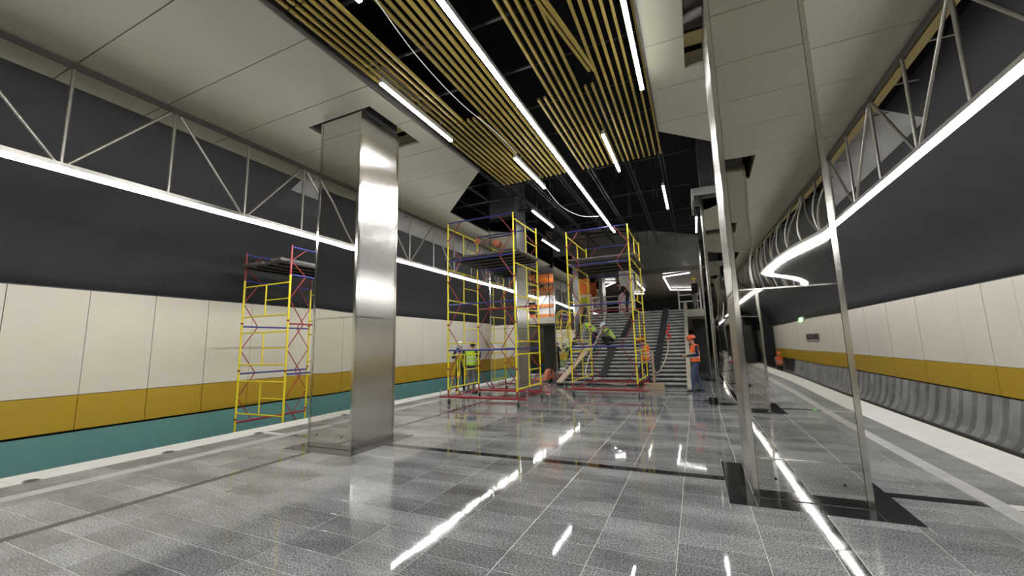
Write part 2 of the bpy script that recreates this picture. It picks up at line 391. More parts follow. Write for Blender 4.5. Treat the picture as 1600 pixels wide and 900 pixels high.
for side in ('left', 'right'):
    s = 1 if side == 'left' else -1; X = WX[side]
    q = MB(); q.box(min(X-s*.2, X-s*.5), max(X-s*.2, X-s*.5), Y0, 46, -1.35, 3.0)
    wall = q.build('wall_'+side, 'dark_panel'); tag(wall, side+' tunnel wall behind the track, cream and ochre cladding under a dark curved top', 'wall', kind='structure')
    cv = curve if side == 'left' else mir(curve)
    ysp = 6.6 if side == 'left' else 9.7
    c2 = curve2 if side == 'left' else mir(curve2)
    prof(cv+c2[1:2], 'dark_vault', 'dark_wall', parent=wall, y1=ysp); prof(cv, 'dark_vault', 'dark_wall', parent=wall, y0=ysp); prof(c2[1:], 'painted_vault', 'black', parent=wall, y1=ysp) ; prof(c2[:3], 'concrete_vault', 'vault_concrete', parent=wall, y0=ysp); prof(c2[2:], 'painted_vault', 'black', parent=wall, y0=ysp)
    zt = 2.96 if side == 'left' else 2.88
    MB().box(min(X-s*.35, X+s*.0), max(X-s*.35, X+s*.0), Y0, 45.5, zt-.02, zt+.005).build('ledge', 'dark_panel', wall)
    def pm(z0, z1, name, mt, th=.05):
        return MB().box(-th/2, th/2, -P/2+.006, P/2-.006, z0, z1).mesh(name, mt)
    if side == 'left': z1, z2 = .83, .13
    else: z1, z2 = .81, .09
    pc = pm(z1+.006, zt-.02, 'cream_panel', 'cream'); po = pm(z2+.02, z1-.006, 'ochre_panel', 'yellow'); pt = pm(-1.05, z2-.03, 'teal_panel', 'teal')
    ptl = MB().box(-.025, .025, -2.5*P+.002, 2.5*P-.002, -1.05, z2-.03).mesh('teal_panel', 'teal')
    off = 2.80 if side == 'left' else 2.80-.08
    k0 = int((Y0-off)/P)+1
    k = k0
    while off+k*P < 45:
        yc = off+(k+.5)*P
        jit = random.uniform(-.004, .004)
        place('cream_panel', pc, wall, (X+jit, yc, 0)); place('ochre_panel', po, wall, (X+jit, yc, 0))
        if side == 'left' and k % 5 == 0: place('teal_panel', ptl, wall, (X-.02, yc, 0))
        k += 1
# ribbed tunnel lining below the right cladding
q = MB()
ribp = [(-.28, 0), (-.26, -.02), (.19, -.02), (.22, 0), (.22, .12), (-.28, .12)]
vs = []
for zz, o in ((.06, .10), (-.2, .06), (-.6, .0), (-.86, -.08), (-1.05, -.22)):
    for (py, px) in ((-.30, .10), (-.27, .0), (.14, .02), (.19, .12), (.30, .14)): vs.append((px+o, py, zz))
fs = [(j*5+i, j*5+i+1, (j+1)*5+i+1, (j+1)*5+i) for j in range(4) for i in range(4)]
k = len(vs); vs += [(.5, v[1], v[2]) for v in vs]
fs += [(k+f[3], k+f[2], k+f[1], k+f[0]) for f in fs]
for j in range(4): fs += [(j*5, (j+1)*5, k+(j+1)*5, k+j*5), (j*5+4, k+j*5+4, k+(j+1)*5+4, (j+1)*5+4)]
fs += [(i, i+1, k+i+1, k+i) for i in range(4)]+[(20+i, 20+i+1, k+20+i+1, k+20+i) for i in range(4)]
q.add(vs, fs); ribm = q.mesh('lining_rib', 'concrete')
wr = bpy.data.objects['wall_right']
y = -26.0
while y < 45: place('lining_rib', ribm, wr, (6.5, y, 0)); y += .6
# wall ends
t = MB().box(-12.5, 7.5, Y0-.3, Y0, -1.35, 8).build('wall_back', 'dark_wall'); t['kind'] = 'structure'
t = MB().box(-12.5, 7.5, 46, 46.3, -1.35, 8).build('wall_front', 'dark_wall'); t['kind'] = 'structure'

# ---------------------------------------------------------------- CEILING
roof = MB().box(-6.7, 1.9, Y0, 24, 7.3, 7.5)
roof = roof.build('ceiling', 'black'); tag(roof, 'black painted roof slab high above the hung ceiling', 'ceiling', kind='structure')
CZ = 5.85
def clip_panel(q, x0, x1, y0, y1, holes, zt=CZ, th=.05, diag=None):
    """horizontal sheet split round rectangular holes, cut by a 45 degree line"""
    rects = [(x0, x1, y0, y1)]
    for h in holes:
        nr = []
        for (a, b, c, d) in rects:
            if b <= h[0] or a >= h[1] or d <= h[2] or c >= h[3]: nr.append((a, b, c, d)); continue
            if a < h[0]: nr.append((a, h[0], c, d))
            if b > h[1]: nr.append((h[1], b, c, d))
            ia, ib = max(a, h[0]), min(b, h[1])
            if c < h[2]: nr.append((ia, ib, c, h[2]))
            if d > h[3]: nr.append((ia, ib, h[3], d))
        rects = nr
    for (a, b, c, d) in rects:
        pts = [(a, c), (b, c), (b, d), (a, d)]
        if diag:      # keep pts with f(p) <= 0
            out = []
            for i in range(len(pts)):
                p, r = pts[i], pts[(i+1)%len(pts)]; fp, fr = diag(p), diag(r)
                if fp <= 0: out.append(p)
                if (fp < 0 < fr) or (fr < 0 < fp):
                    t = fp/(fp-fr); out.append((p[0]+(r[0]-p[0])*t, p[1]+(r[1]-p[1])*t))
            pts = out
        if len(pts) > 2: q.poly(pts, zt, zt+th)
holesL = [(-6.47, -4.93, yy-.02, yy+1.42) for yy in COLY]; holesR = [(.18, 1.60, yy-.02, yy+1.42) for yy in COLY]
cl = MB().box(-8.7, -6.9, Y0, 6.25, 6.15, 6.2).box(-6.9, -4.9, Y0, 8, 6.9, 6.95).build('ceiling_left', 'black'); tag(cl, 'left hung ceiling of wide beige panels', 'ceiling', kind='structure')
crr = MB().box(2.2, 3.1, Y0, 9, 6.15, 6.2).box(.1, 2.1, Y0, 8, 6.9, 6.95).build('ceiling_right', 'black'); tag(crr, 'right hung ceiling of wide beige panels', 'ceiling', kind='structure')
dL = lambda p: 0 if p[0] < -6.87 else (p[0]+4.53)+(p[1]-8.25) if True else 0
def diagL(p): return (p[0]+4.53)*0.97+(p[1]-8.22)
def diagR(p): return -(p[0]+0.35)*0.97+(p[1]-8.25)
joint = 2.28
k = int((Y0-joint)/P)+1
while joint+k*P < 20:
    a, b = joint+k*P, joint+(k+1)*P
    g = .007
    q = MB()
    if a < 10.7:
        clip_panel(q, -6.87, -4.53, a+g, b-g, holesL, diag=diagL)
        clip_panel(q, -8.0, -6.87, a+g, b-g, holesL)
    else: clip_panel(q, -8.0, -6.87, a+g, b-g, holesL)
    q.build('ceiling_panel', 'ceil', cl)
    if b < 7.0:
        MB().box(-8.80, -8.03, a+g, b-g, CZ+.01, CZ+.06).build('ceiling_panel', 'ceil', cl)
    q = MB()
    if a < 10.7:
        clip_panel(q, -.35, 2.07, a+g, b-g, holesR, diag=diagR)
        clip_panel(q, 2.07, 3.16, a+g, b-g, holesR)
    else: clip_panel(q, 2.07, 3.16, a+g, b-g, holesR)
    q.build('ceiling_panel', 'ceil', crr)
    k += 1
MB().box(-4.53, -4.50, Y0, 8.22, CZ-.01, CZ+.14).build('edge_trim', 'bronze', cl)
MB().box(-.38, -.35, Y0, 8.25, CZ-.01, CZ+.14).build('edge_trim', 'bronze', crr)
MB().box(3.235, 3.36, Y0, 19.5, CZ-.10, CZ+.02).build('gold_edge', 'gold_edge', crr)

# slatted ceiling
for hs, par in ((holesL, cl), (holesR, crr)):
    for h in hs:
        if h[2] > 8: continue
        q = MB(); z0, z1 = CZ+.051, CZ+.26
        q.use('steel').box(h[0]-.03, h[0], h[2], h[3], z0, z1).box(h[1], h[1]+.03, h[2], h[3], z0, z1).box(h[0], h[1], h[3], h[3]+.03, z0, z1)
        q.use('gold_edge').box(h[0]-.02, h[1]+.02, h[3]-.3, h[3], z1+.1, z1+.12); q.use('vault_concrete').box(h[0]-.2, h[1]+.2, h[2]-.1, h[3]+.1, z1+.45, z1+.5)
        q.build('hole_lining', None, par)
        MB().tube([(h[0]-.3, h[2]+.9, z1+.15), (h[0]+.3, h[2]+.75, z1+.15)], .11, 14).build('foil_duct', 'steel', par)
sl = empty('slatted_ceiling', (0, 0, 5.88), label='slatted ceiling of slim mustard yellow bars with open black gaps over the platform centre', cat='slatted ceiling')
S0, SP = -4.40, 0.1203
seg = 3.2
smesh = MB().box(-.018, .018, -seg/2+.012, seg/2-.012, 0, .05).mesh('slat', 'slat')
smesh2 = MB().box(-.021, .021, -1.3, 1.3, 0, .075).mesh('slat', 'slat')
far = MB()
LIGHTX = {-3.28, -1.34}
for i in range(34):
    x = S0+.03+i*SP
    if -2.52 < x < -2.30: continue
    for k in range(15):
        ye = 9.4-k*seg; yc = ye-seg/2
        if k >= 1:
            if -3.72 < x < -3.40: continue                  # bars still missing
            if -2.30 < x < -2.06: continue
            if -1.42 < x < -1.14: continue
        if k == 0 and -1.42 < x < -1.26 and False: continue
        if k < 4: place('slat', smesh, sl, (x, yc, 0))
        else: far.box(x-.021, x+.021, yc-seg/2+.012, yc+seg/2-.012, 0, .075)
far.build('slat_run', 'slat', sl)
# loose slats lying askew in the right hand gap
q = MB(); q.beam((-1.42, 4.2, .03), (-1.12, 5.9, .02), .042, .06); q.beam((-1.50, 4.15, .03), (-1.20, 5.85, .02), .042, .06)
q.build('loose_slat', 'slat', sl)
# cross carriers above the slats
cm = MB().box(-4.5, -.35, -.02, .02, .085, .12).mesh('carrier', 'black_metal')
y = -20.0
while y < 9.3: place('carrier', cm, sl, (0, y, 0)); y += 1.06

# hanging grid beyond the slats
gr = empty('ceiling_grid', (0, 0, 6.0), label='bare dark metal ceiling rails hanging on rods past the end of the yellow slats', cat='ceiling frame')
for x in (-4.45, -3.75, -2.95, -2.12, -1.2, -.42):
    for dx in (-.04, .04): MB().box(x+dx-.012, x+dx+.012, 9.45, 18.6, -.02, .05).build('rail', 'black_metal', gr)
cross = MB().box(-4.9, .2, -.02, .02, .06, .1).mesh('cross_rail', 'black_metal')
for k in range(4): place('cross_rail', cross, gr, (0, 9.9+k*2.26, 0))
rod = MB().box(-.012, .012, -.012, .012, -.28, 1.3).mesh('hanger', 'black_metal')
for k in range(26): place('hanger', rod, gr, (random.uniform(-4.8, .2), 9.8+random.uniform(0, 8.5), .05))
for k in range(4):
    MB().box(-8.9, -4.5, -.02, .02, 0, .05).build('cross_rail', 'black_metal', gr, (0, 9.5+1.3*k, .1))
    MB().tube([(-8+k*.9, 9, .6), (-7.6+k*.8, 20, .6)], .05, 8).build('pipe', 'black_metal', gr)
# open frames beside the trusses where ceiling panels are missing
for side, ya, yb in (('left', 6.7, 19), ('right', -12, 19)):
    s = 1 if side == 'left' else -1
    fx = -8.62 if side == 'left' else 3.82
    t = empty('ceiling_frame', (fx, 0, 5.95), label='bare galvanised ceiling frame outside the %s truss where panels are missing' % side, cat='ceiling frame')
    for dx in (-.06, .07): MB().box(dx-.015, dx+.015, ya, yb, .1, .13).build('rail', 'bronze', t)
    cmesh = MB().beam((-.5, 0, -.01), (.62, 0, -.01), .03, .03).mesh('cross_rail', 'steel')
    y = ya+.3
    while y < yb: place('cross_rail', cmesh, t, (0, y, 0)); y += P
if True:
    t = MB().tube([(3.25, 4.6, 5.95), (4.6, 4.0, 5.35)], .05, 8).build('roof_strut', 'steel'); tag(t, 'thick grey slanting strut at the top right corner', 'strut')

# ---------------------------------------------------------------- TRUSSES with LED line
def truss(x, side, ph):
    t = empty('light_truss', (x, 0, 0), label='long galvanised zigzag truss carrying a bright LED line above the %s platform edge' % side, cat='truss')
    y0, y1 = -34, (21.5 if side == 'left' else 40)
    MB().box(-.022, .022, y0, y1, 5.765, 5.80).box(-.03, .03, y0, y1, 5.80, 5.85).build('top_rail', 'bronze', t)
    MB().box(-.05, .05, y0, y1, 4.245, 4.31).build('bottom_rail', 'steel', t)
    MB().box(-.036, .036, y0, y1, 4.185, 4.243).build('light_strip', 'led', t)
    pm = MB().tube([(0, 0, 4.3), (0, 0, 5.76)], .026, 10).mesh('post', 'steel')
    da = MB().tube([(0, .06, 4.31), (0, 1.20, 5.74)], .024, 10).mesh('brace', 'steel')
    db = MB().tube([(0, -.06, 4.31), (0, -1.20, 5.74)], .024, 10).mesh('brace', 'steel')
    k = -28
    while True:
        y = ph+k*1.275
        if y > y1: break
        place('post', pm, t, (0, y, 0))
        if k % 2 == 0: place('brace', da, t, (0, y, 0)); place('brace', db, t, (0, y, 0))
        k += 1
    return t
truss(-7.98, 'left', 2.27)
truss(3.18, 'right', 7.53-1.275*5+1.275)

# ---------------------------------------------------------------- CEILING LED LINES
def led(x, y0, y1, z, label, group=None, wd=.06):
    L = y1-y0
    t = empty('line_light', (x, (y0+y1)/2, z), label=label, cat='light', group=group)
    MB().box(-wd/2, wd/2, -L/2, L/2, 0.012, .09).build('housing', 'led_body', t)
    MB().box(-wd/2+.004, wd/2-.004, -L/2+.005, L/2-.005, -.012, .0115).build('diffuser', 'led', t)
    if L < 4:
        for s in (-.6, .6): MB().cyl((0, s, .25), .006, .34, 6).build('cable', 'steel', t)
    return t
led(-2.41, -24, 14.6, 5.62, 'very long unbroken LED line down the centre of the slatted ceiling', wd=.07)
led(-4.10, 4.36, 6.34, 5.64, 'LED bar at the left edge of the slats above the left column')
led(-.47, 4.0, 6.34, 5.64, 'LED bar at the right edge of the slats beside the right column')
led(-3.27, 1.1, 3.12, 5.64, 'LED bar only just showing at the top edge of the picture')
led(-3.28, 7.59, 9.49, 5.64, 'LED bar under the left part of the slat ends')
led(-1.34, 7.47, 9.35, 5.64, 'LED bar under the right part of the slat ends')
led(-4.22, 11.0, 12.95, 5.64, 'LED bar in the black void right of the near scaffold tower')
led(-5.14, 14.4, 16.5, 5.64, 'LED bar in the black void farthest left, behind the near tower')
led(-.47, 10.8, 12.8, 5.64, 'short looking LED bar in the black void above the stairs')
led(.33, 14.2, 16.2, 5.64, 'LED bar hanging next to the second right hand column')
for a, b, lb in ((-4.10, -2, 'nearest, over the left slat edge'), (-4.1, -9, 'farthest, over the left slat edge'), (-.47, -2.5, 'nearest, over the right slat edge'), (-.47, -9, 'farthest, over the right slat edge'), (-1.34, -5, 'right of the centre line'), (-3.27, -6, 'left of the centre line')):
    led(a, b, b+2, 5.64, 'LED bar behind the camera, '+lb)

# ---------------------------------------------------------------- COLUMNS
def dented(xa, xb, yf, z0, z1, cx, right):
    # thin sheet whose face wavers by a few millimetres, as the hung steel does
    q = MB(); nx, nz = 40, 150; vs = []
    for j in range(nz+1):
        z = z0+(z1-z0)*j/nz
        for i in range(nx+1):
            x = xa+(xb-xa)*i/nx; u = (x-xa)/(xb-xa); h = 0
            if right:
                zl = 1.6+.82*(x+cx)*1.0       # shallow diagonal dent
                d = (z-zl)*.77; wd = .38
                if abs(d) < wd: h += .0032*(1-(d/wd)**2)**2
                if z < z0+.14: h -= .0028*((z0+.14-z)/.14)**2
                h += .0010*math.sin(u*5.2+.5)*math.sin(z*1.7+.4)
            else:
                h += .0016*math.sin(u*3.3+.6)*math.sin(z*1.3+1.0)
            vs.append((x, yf+h, z))
    n = nx+1
    fs = [(j*n+i, j*n+i+1, (j+1)*n+i+1, (j+1)*n+i) for j in range(nz) for i in range(nx)]
    q.add(vs, fs, True); k = len(q.v)
    q.box(xa, xb, yf+.008, yf+.026, z0, z1)
    return q
def column(x0, x1, y, label, cap=False, group=None):
    cx = (x0+x1)/2; cyy = y+CW/2
    t = empty('steel_column', (cx, cyy, 0), label=label, cat='column', group=group)
    a = (x1-x0)/2; b = CW/2; H = 5.84 if not cap else 5.55
    MB().box(-a+.03, a-.03, -b+.03, b-.03, 0, 7.3).build('core', 'dark_panel', t)
    T = .055
    for z0, z1, nm, mt in ((.008, .385, 'skirt_panel', 'mirror_low'), (.395, 2.13, 'lower_panel', 'mirror_low'), (2.15, H, 'upper_panel', 'mirror')):
        if nm == 'upper_panel' and y == 5.0:
            dented(-a+T, a-T, -b+.004, z0, z1, cx, x0 > 0).build(nm, mt, t)
        else: MB().box(-a+T, a-T, -b+.004, -b+.03, z0, z1).build(nm, mt, t)
        MB().box(-a+T, a-T, b-.03, b-.004, z0, z1).build(nm, mt, t)
        MB().box(-a+.004, -a+.03, -b+T, b-T, z0, z1).build(nm, 'brushed' if y == 5.0 else 'brushed_far', t)
        MB().box(a-.03, a-.004, -b+T, b-T, z0, z1).build(nm, 'brushed' if y == 5.0 else 'brushed_far', t)
    for sx in (-1, 1):
        for sy_ in (-1, 1):
            q = MB()
            q.box(min(sx*a, sx*(a-T+.004)), max(sx*a, sx*(a-T+.004)), min(sy_*b, sy_*(b-.028)), max(sy_*b, sy_*(b-.028)), .004, H)
            q.box(min(sx*a, sx*(a-.028)), max(sx*a, sx*(a-.028)), min(sy_*(b-.028), sy_*(b-T+.004)), max(sy_*(b-.028), sy_*(b-T+.004)), .004, H)
            q.build('corner_trim', 'trim', t)
    q = MB()
    for z in (.39, 2.14): 
        q.box(-a+T, a-T, -b-.001, -b+.02, z-.008, z+.008); q.box(-a+T, a-T, b-.02, b+.001, z-.006, z+.006)
        q.box(-a-.001, -a+.02, -b+T, b-T, z-.006, z+.006); q.box(a-.02, a+.001, -b+T, b-T, z-.006, z+.006)
    q.build('seam_strip', 'trim', t)
    for sx in (-.28, .28): MB().cyl((sx, -b+.002, .2), .014, .008, 12, 'y').build('bolt', 'rubber', t)
    if cap:
        q = MB(); q.box(-a-.22, a+.2, -b-.2, b+.2, 5.62, 5.7); 
        q.box(-a-.22, -a-.16, -b-.2, b+.2, 5.35, 5.62); q.box(-a-.16, a+.2, -b-.2, -b-.14, 5.5, 5.62); 
        q.build('bare_head', 'concrete', t)
    return t
names = ['nearest left steel column with mirror front and brushed side', 'nearest right steel column, tall mirror front at the right of the picture']
column(*LX, 5.0, names[0]); column(*RX, 5.0, names[1])
column(*LX, 11.75, 'left steel column wrapped by the near scaffold tower'); column(*RX, 11.75, 'second right steel column, seen narrow with a bare concrete head', cap=True)
column(*LX, 18.5, 'left steel column mirroring two surveyors, left of the far scaffold tower'); column(*RX, 18.5, 'third right steel column behind the worker in orange')
column(*LX, 25.25, 'far left column standing on the line beside the upper stairs')
for yy in (-1.75, -8.5, -15.25):
    column(*RX, yy, 'steel column of the right row behind the camera', group='right columns behind the camera')
    column(*LX, yy, 'steel column of the left row behind the camera', group='left columns behind the camera')

# ---------------------------------------------------------------- SCAFFOLD TOWERS
def tower(x0, x1, y0, y1, zb, label, ladder='y', levels=4, pitch=1.25, wheels=True, deckz=None, top=5.2, redtop=False, bars=None, seed=0, lad=(.45, .91)):
    """ladder='y': ladder frames run along y at x0 and x1 and the braced faces run along x; 'x' the other way."""
    rr = random.Random(seed)
    cx, cyy = (x0+x1)/2, (y0+y1)/2
    t = empty('scaffold_tower', (cx, cyy, zb), label=label, cat='scaffold')
    W, D = (x1-x0), (y1-y0)
    if ladder == 'x': W, D = D, W
    def tr(p):     # local frame: u across (braced), v along the ladders
        return (p[0], p[1], p[2]) if ladder == 'y' else (p[1], p[0], p[2])
    H = top-zb
    cor = [(-W/2, -D/2), (W/2, -D/2), (-W/2, D/2), (W/2, D/2)]
    zl = .22 if wheels else .02
    for (u, v) in cor:
        q = MB(); q.use('s_red').tube([tr((u, v, zl)), tr((u, v, zl+.18))], .024, 10)
        tp = H-.75 if redtop else H
        q.use('s_yellow').tube([tr((u, v, zl+.18)), tr((u, v, tp))], .024, 10)
        if redtop: q.use('s_red').tube([tr((u, v, tp)), tr((u, v, H))], .022, 10)
        for k in range(levels): q.use('s_red').tube([tr((u, v, .95+k*pitch)), tr((u, v, 1.0+k*pitch))], .03, 10)
        q.build('leg', None, t)
    for u in (-W/2, W/2):
        for k in range(levels):
            a, b = lad[0]+k*pitch, lad[0]+lad[1]+k*pitch
            if b > H: continue
            q = MB()
            q.tube([tr((u, -D/2, a)), tr((u, D/2, a))], .019, 8); q.tube([tr((u, -D/2, b)), tr((u, D/2, b))], .019, 8)
            q.tube([tr((u, 0, a)), tr((u, 0, b))], .017, 8)
            s = 1 if k != 1 else 1
            q.tube([tr((u, 0, (a+b)/2)), tr((u, s*D/2, (a+b)/2))], .014, 8)
            q.build('ladder_frame', 's_yellow', t)
    bars = bars or [.22, 1.5, 2.8, 4.1, H-.02]
    cols = ['s_red', 's_blue', 's_blue', 's_blue', 's_blue']
    for v in (-D/2, D/2):
        for i, z in enumerate(bars):
            if z > H: continue
            MB().tube([tr((-W/2, v, z)), tr((W/2, v, z))], .022 if i else .028, 8).build('cross_bar', cols[min(i, 4)] if not (v > 0 and i == 2) else 's_red', t)
        for i in range(len(bars)-1):
            zm = (bars[i]+bars[i+1])/2
            for s in (-1, 1):
                q = MB(); fu = s*(W/2*.58)
                q.tube([tr((fu, v, bars[i])), tr((s*W/2, v, zm)), tr((fu, v, bars[i+1]))], .013, 6)
                q.build('brace', 's_red', t)
    if wheels:
        for u in (-W/2, W/2):
            q = MB()
        for v in (-D/2, D/2):
            MB().beam(tr((-W/2-.3, v, .2)), tr((W/2+.3, v, .2)), .038, .038).build('base_beam', 's_red', t)
            for u in (-W/2-.27, W/2+.27):
                q = MB(); q.use('steel').tube([tr((u, v, .06)), tr((u, v, .42))], .012, 8); q.tube([tr((u-.05, v, .42)), tr((u+.05, v, .42))], .01, 6); q.cyl(tr((u, v, .035)), .04, .03, 12)
                q.build('jack_screw', None, t)
        for (u, v) in cor:
            q = MB(); uu, vv, _ = tr((u, v, 0))
            q.use('rubber').cyl((uu+.03, vv, .065), .065, .035, 18, 'x'); q.use('steel').cyl((uu+.03, vv, .065), .03, .045, 12, 'x')
            q.beam((uu+.055, vv, .065), (uu+.03, vv, .17), .008, .04); q.beam((uu+.005, vv, .065), (uu+.03, vv, .17), .008, .04); q.cyl((uu+.02, vv, .18), .03, .03, 12)
            q.build('castor', None, t)
        for u in (-W/2, W/2):
            MB().beam(tr((u, -D/2, .2)), tr((u, D/2, .2)), .03, .03).build('base_beam', 's_red', t)
    if deckz:
        n = 4
        for k in range(n):
            v = -D/2+.08+(D-.16)*(k+.5)/n; wv = (D-.2)/n*.93
            q = MB(); a = tr((-W/2-.12+rr.uniform(-.1, .1), v-wv/2, deckz)); b = tr((W/2+.12, v+wv/2, deckz+.04+rr.uniform(0, .03)))
            q.box(min(a[0], b[0]), max(a[0], b[0]), min(a[1], b[1]), max(a[1], b[1]), a[2], b[2]); q.build('deck_plank', 'deck', t)
            q = MB()
            for e in (-1, 1): q.beam(tr((-W/2, v+e*wv/2, deckz-.02)), tr((W/2, v+e*wv/2, deckz-.02)), .03, .06)
            q.build('deck_rail', 'black_metal', t)
    return t
t1 = tower(-6.50, -4.37, 9.85, 11.62, 0, 'wheeled yellow scaffold tower on the platform in front of a left column', deckz=4.18, top=5.28, seed=1)
for u in (-1.06, -.35):
    q = MB(); q.cyl((u, .885, 5.12 if u < -.5 else 4.98), .11, .06, 20, 'y'); q.cyl((u, .85, 5.12 if u < -.5 else 4.98), .035, .1, 10, 'y'); q.build('brown_disc', 'jack', t1)
t2 = tower(-3.62, -1.66, 12.45, 15.1, 0, 'wheeled yellow scaffold tower standing in front of the stairs', deckz=4.28, top=5.25, seed=2)
t3 = tower(-10.68, -8.93, 6.6, 8.6, -1.05, 'scaffold tower standing down in the left track pit, partly behind the left column', ladder='x', levels=3, pitch=1.2, lad=(1.13, .79), wheels=False, deckz=4.85, top=4.2, redtop=True, bars=[.9, 2.1, 3.3, 4.5, 5.2], seed=3)

# ---------------------------------------------------------------- STAIRS and hall beyond
SX0, SX1, SY, SZ, STEP = -5.12, -.42, 15.75, 3.1, 22
t = empty('staircase', ((SX0+SX1)/2, SY, 0), label='wide staircase of dark steps with round grey nosings rising to the upper hall', cat='stairs')
run = (20.75-SY)/STEP; rise = SZ/STEP; hw = (SX1-SX0)/2
stm = MB().box(-hw, hw, .04, run+.09, 0, rise).mesh('step', 'riser')
nzm = MB().tube([(-hw, .0, 0), (hw, .0, 0)], .055, 10).mesh('nosing', 'tube_grey')
for k in range(STEP):
    s = place('step', stm, t, (0, k*run, k*rise)); place('nosing', nzm, s, (0, .05, rise-.05))
MB().poly([(0.2, 0), (5.0, 0), (5.0, SZ-.05), (0.1, 0.0)], -hw, hw, 'x').build('soffit_block', 'riser', t)
sl_ = math.atan2(SZ, 20.75-SY)
def onst(x, y, dz=.07): return ((x-(SX0+SX1)/2), y-SY, (y-SY)*math.tan(sl_)+dz)
MB().beam(onst(SX1+.07, SY-.25, -.02), onst(SX1+.07, 20.9, .12), .14, .30).build('stringer', 'beige', t)
MB().beam(onst(SX0-.06, SY+1.9, .0), onst(SX0-.06, 20.9, .1), .12, .26).build('stringer', 'dark_panel', t)
def board(pts, label):
    o = MB(); c = Vector(((SX0+SX1)/2, SY, 0))
    for i in range(len(pts)-1): o.beam(Vector(onst(*pts[i], .15))+c, Vector(onst(*pts[i+1], .15))+c, .26, .04)
    tag(o.build('stair_board', 'dark_panel'), label, 'board')
board([(-3.45, 16.0), (-3.3, 17.9)], 'dark grey board lying on the lower left steps')
board([(-2.95, 18.6), (-2.6, 20.6)], 'dark grey board lying on the upper steps behind the far scaffold tower')
board([(-1.5, 16.2), (-1.2, 20.6)], 'long dark grey board running up the right part of the stairs')
q = MB().beam((-5.05, 15.45, .1), (-4.15, 17.75, 1.62), .28, .05); tag(q.build('timber_plank', 'wood'), 'pale timber plank leaning up the left end of the stairs', 'plank')
q = MB().beam((-5.1, 15.4, .05), (-4.7, 15.45, .05), .12, .08); tag(q.build('wood_block', 'black_metal'), 'dark block under the foot of the leaning plank', 'block')
# upper landing
ld = MB().box(-9.7, 3.0, 20.85, 46, 2.75, SZ).build('floor_upper', 'beige'); tag(ld, 'upper hall floor slab with a beige front edge', 'floor', kind='structure')
tw = MB()
w_ = MB().box(-8.5, SX0-.1, 23.5, 23.7, -1, 2.75).box(SX1+.3, 3.7, 23.5, 23.7, -1, 2.75).build('wall_under', 'dark_panel'); w_['kind'] = 'structure'; w_['label'] = 'dark panelled wall in the passages under the upper hall'
for (a, b) in ((-8.5, -7.4), (-7.38, -6.3), (-6.28, SX0-.1), (SX1+.3, .9), (.92, 2.3), (2.32, 3.7)):
    MB().box(a, b-.02, 23.42, 23.49, 0, 2.7).build('wall_panel', 'dark_panel', w_)
# sloping soffit over the stairs and the hall ceiling
q = MB(); q.add([(-6.6, 18.6, 7.28), (-3.3, 19.7, 7.28), (.5, 23.4, 7.28), (3.2, 24, 7.28), (3.2, 27, 5.95), (-6.6, 27, 5.95), (-6.6, 18.6, 7.4), (-3.3, 19.7, 7.4), (.5, 23.4, 7.4), (3.2, 24, 7.4), (3.2, 27, 6.1), (-6.6, 27, 6.1)],
      [(0,1,2,3,4,5), (11,10,9,8,7,6), (0,6,7,1), (1,7,8,2), (2,8,9,3), (3,9,10,4), (4,10,11,5), (5,11,6,0)])
o = q.build('ceiling_soffit', 'soffit'); o['kind'] = 'structure'; o['label'] = 'sloping grey soffit above the stairs'
o = MB().box(-9.7, 3.2, 27, 46, 5.95, 6.1).build('ceiling_hall', 'hall_ceil'); o['kind'] = 'structure'; o['label'] = 'dark brown grey ceiling of the upper hall'
tag(MB().tube([(-4.6, 18.3, 6.75), (-1.5, 18.9, 6.72), (.6, 19.6, 6.72)], .05, 8).build('hanging_pipe', 'black_metal'), 'dark pipe slung under the soffit above the stairs', 'pipe')
for side, a, b in (('left', -11.5, -6.6), ):
    o = MB().box(a, b, 27, 27.2, SZ, 7.3).build('wall_gallery', 'vault_concrete'); o['kind'] = 'structure'
def zig(pts, label):
    q = MB(); 
    for i in range(len(pts)-1): q.beam((*pts[i], 5.84), (*pts[i+1], 5.84), .06, .04)
    t = empty('angled_light', (pts[0][0], pts[0][1], 5.86), label=label, cat='light')
    q2 = MB()
    for i in range(len(pts)-1): q2.beam(Vector((*pts[i], 5.90))-Vector(t.location), Vector((*pts[i+1], 5.90))-Vector(t.location), .12, .07)
    q2.build('housing', 'led_body', t)
    q3 = MB(); q3.v = [tuple(Vector(v)-Vector(t.location)) for v in q.v]; q3.f = q.f; q3.m = q.m; q3.sm = q.sm
    q3.build('diffuser', 'led_far', t)
zig([(-.05, 27.2), (-1.65, 28.0), (-1.6, 35.5), (.2, 36.5)], 'angular LED line on the hall ceiling above the right of the stairs')
zig([(-3.5, 29), (-3.55, 34.5)], 'straight LED bar on the hall ceiling behind the far scaffold tower')
zig([(-6.3, 27.6), (-4.9, 28.6), (-6.3, 31)], 'angular LED line on the hall ceiling behind the tower top deck')
zig([(-5.2, 36), (-3.9, 37)], 'small far LED line low over the stairs at left')
for i, (a, b) in enumerate(((-2.6, 42), (-1.2, 42.5), (-.3, 41))):
    pass
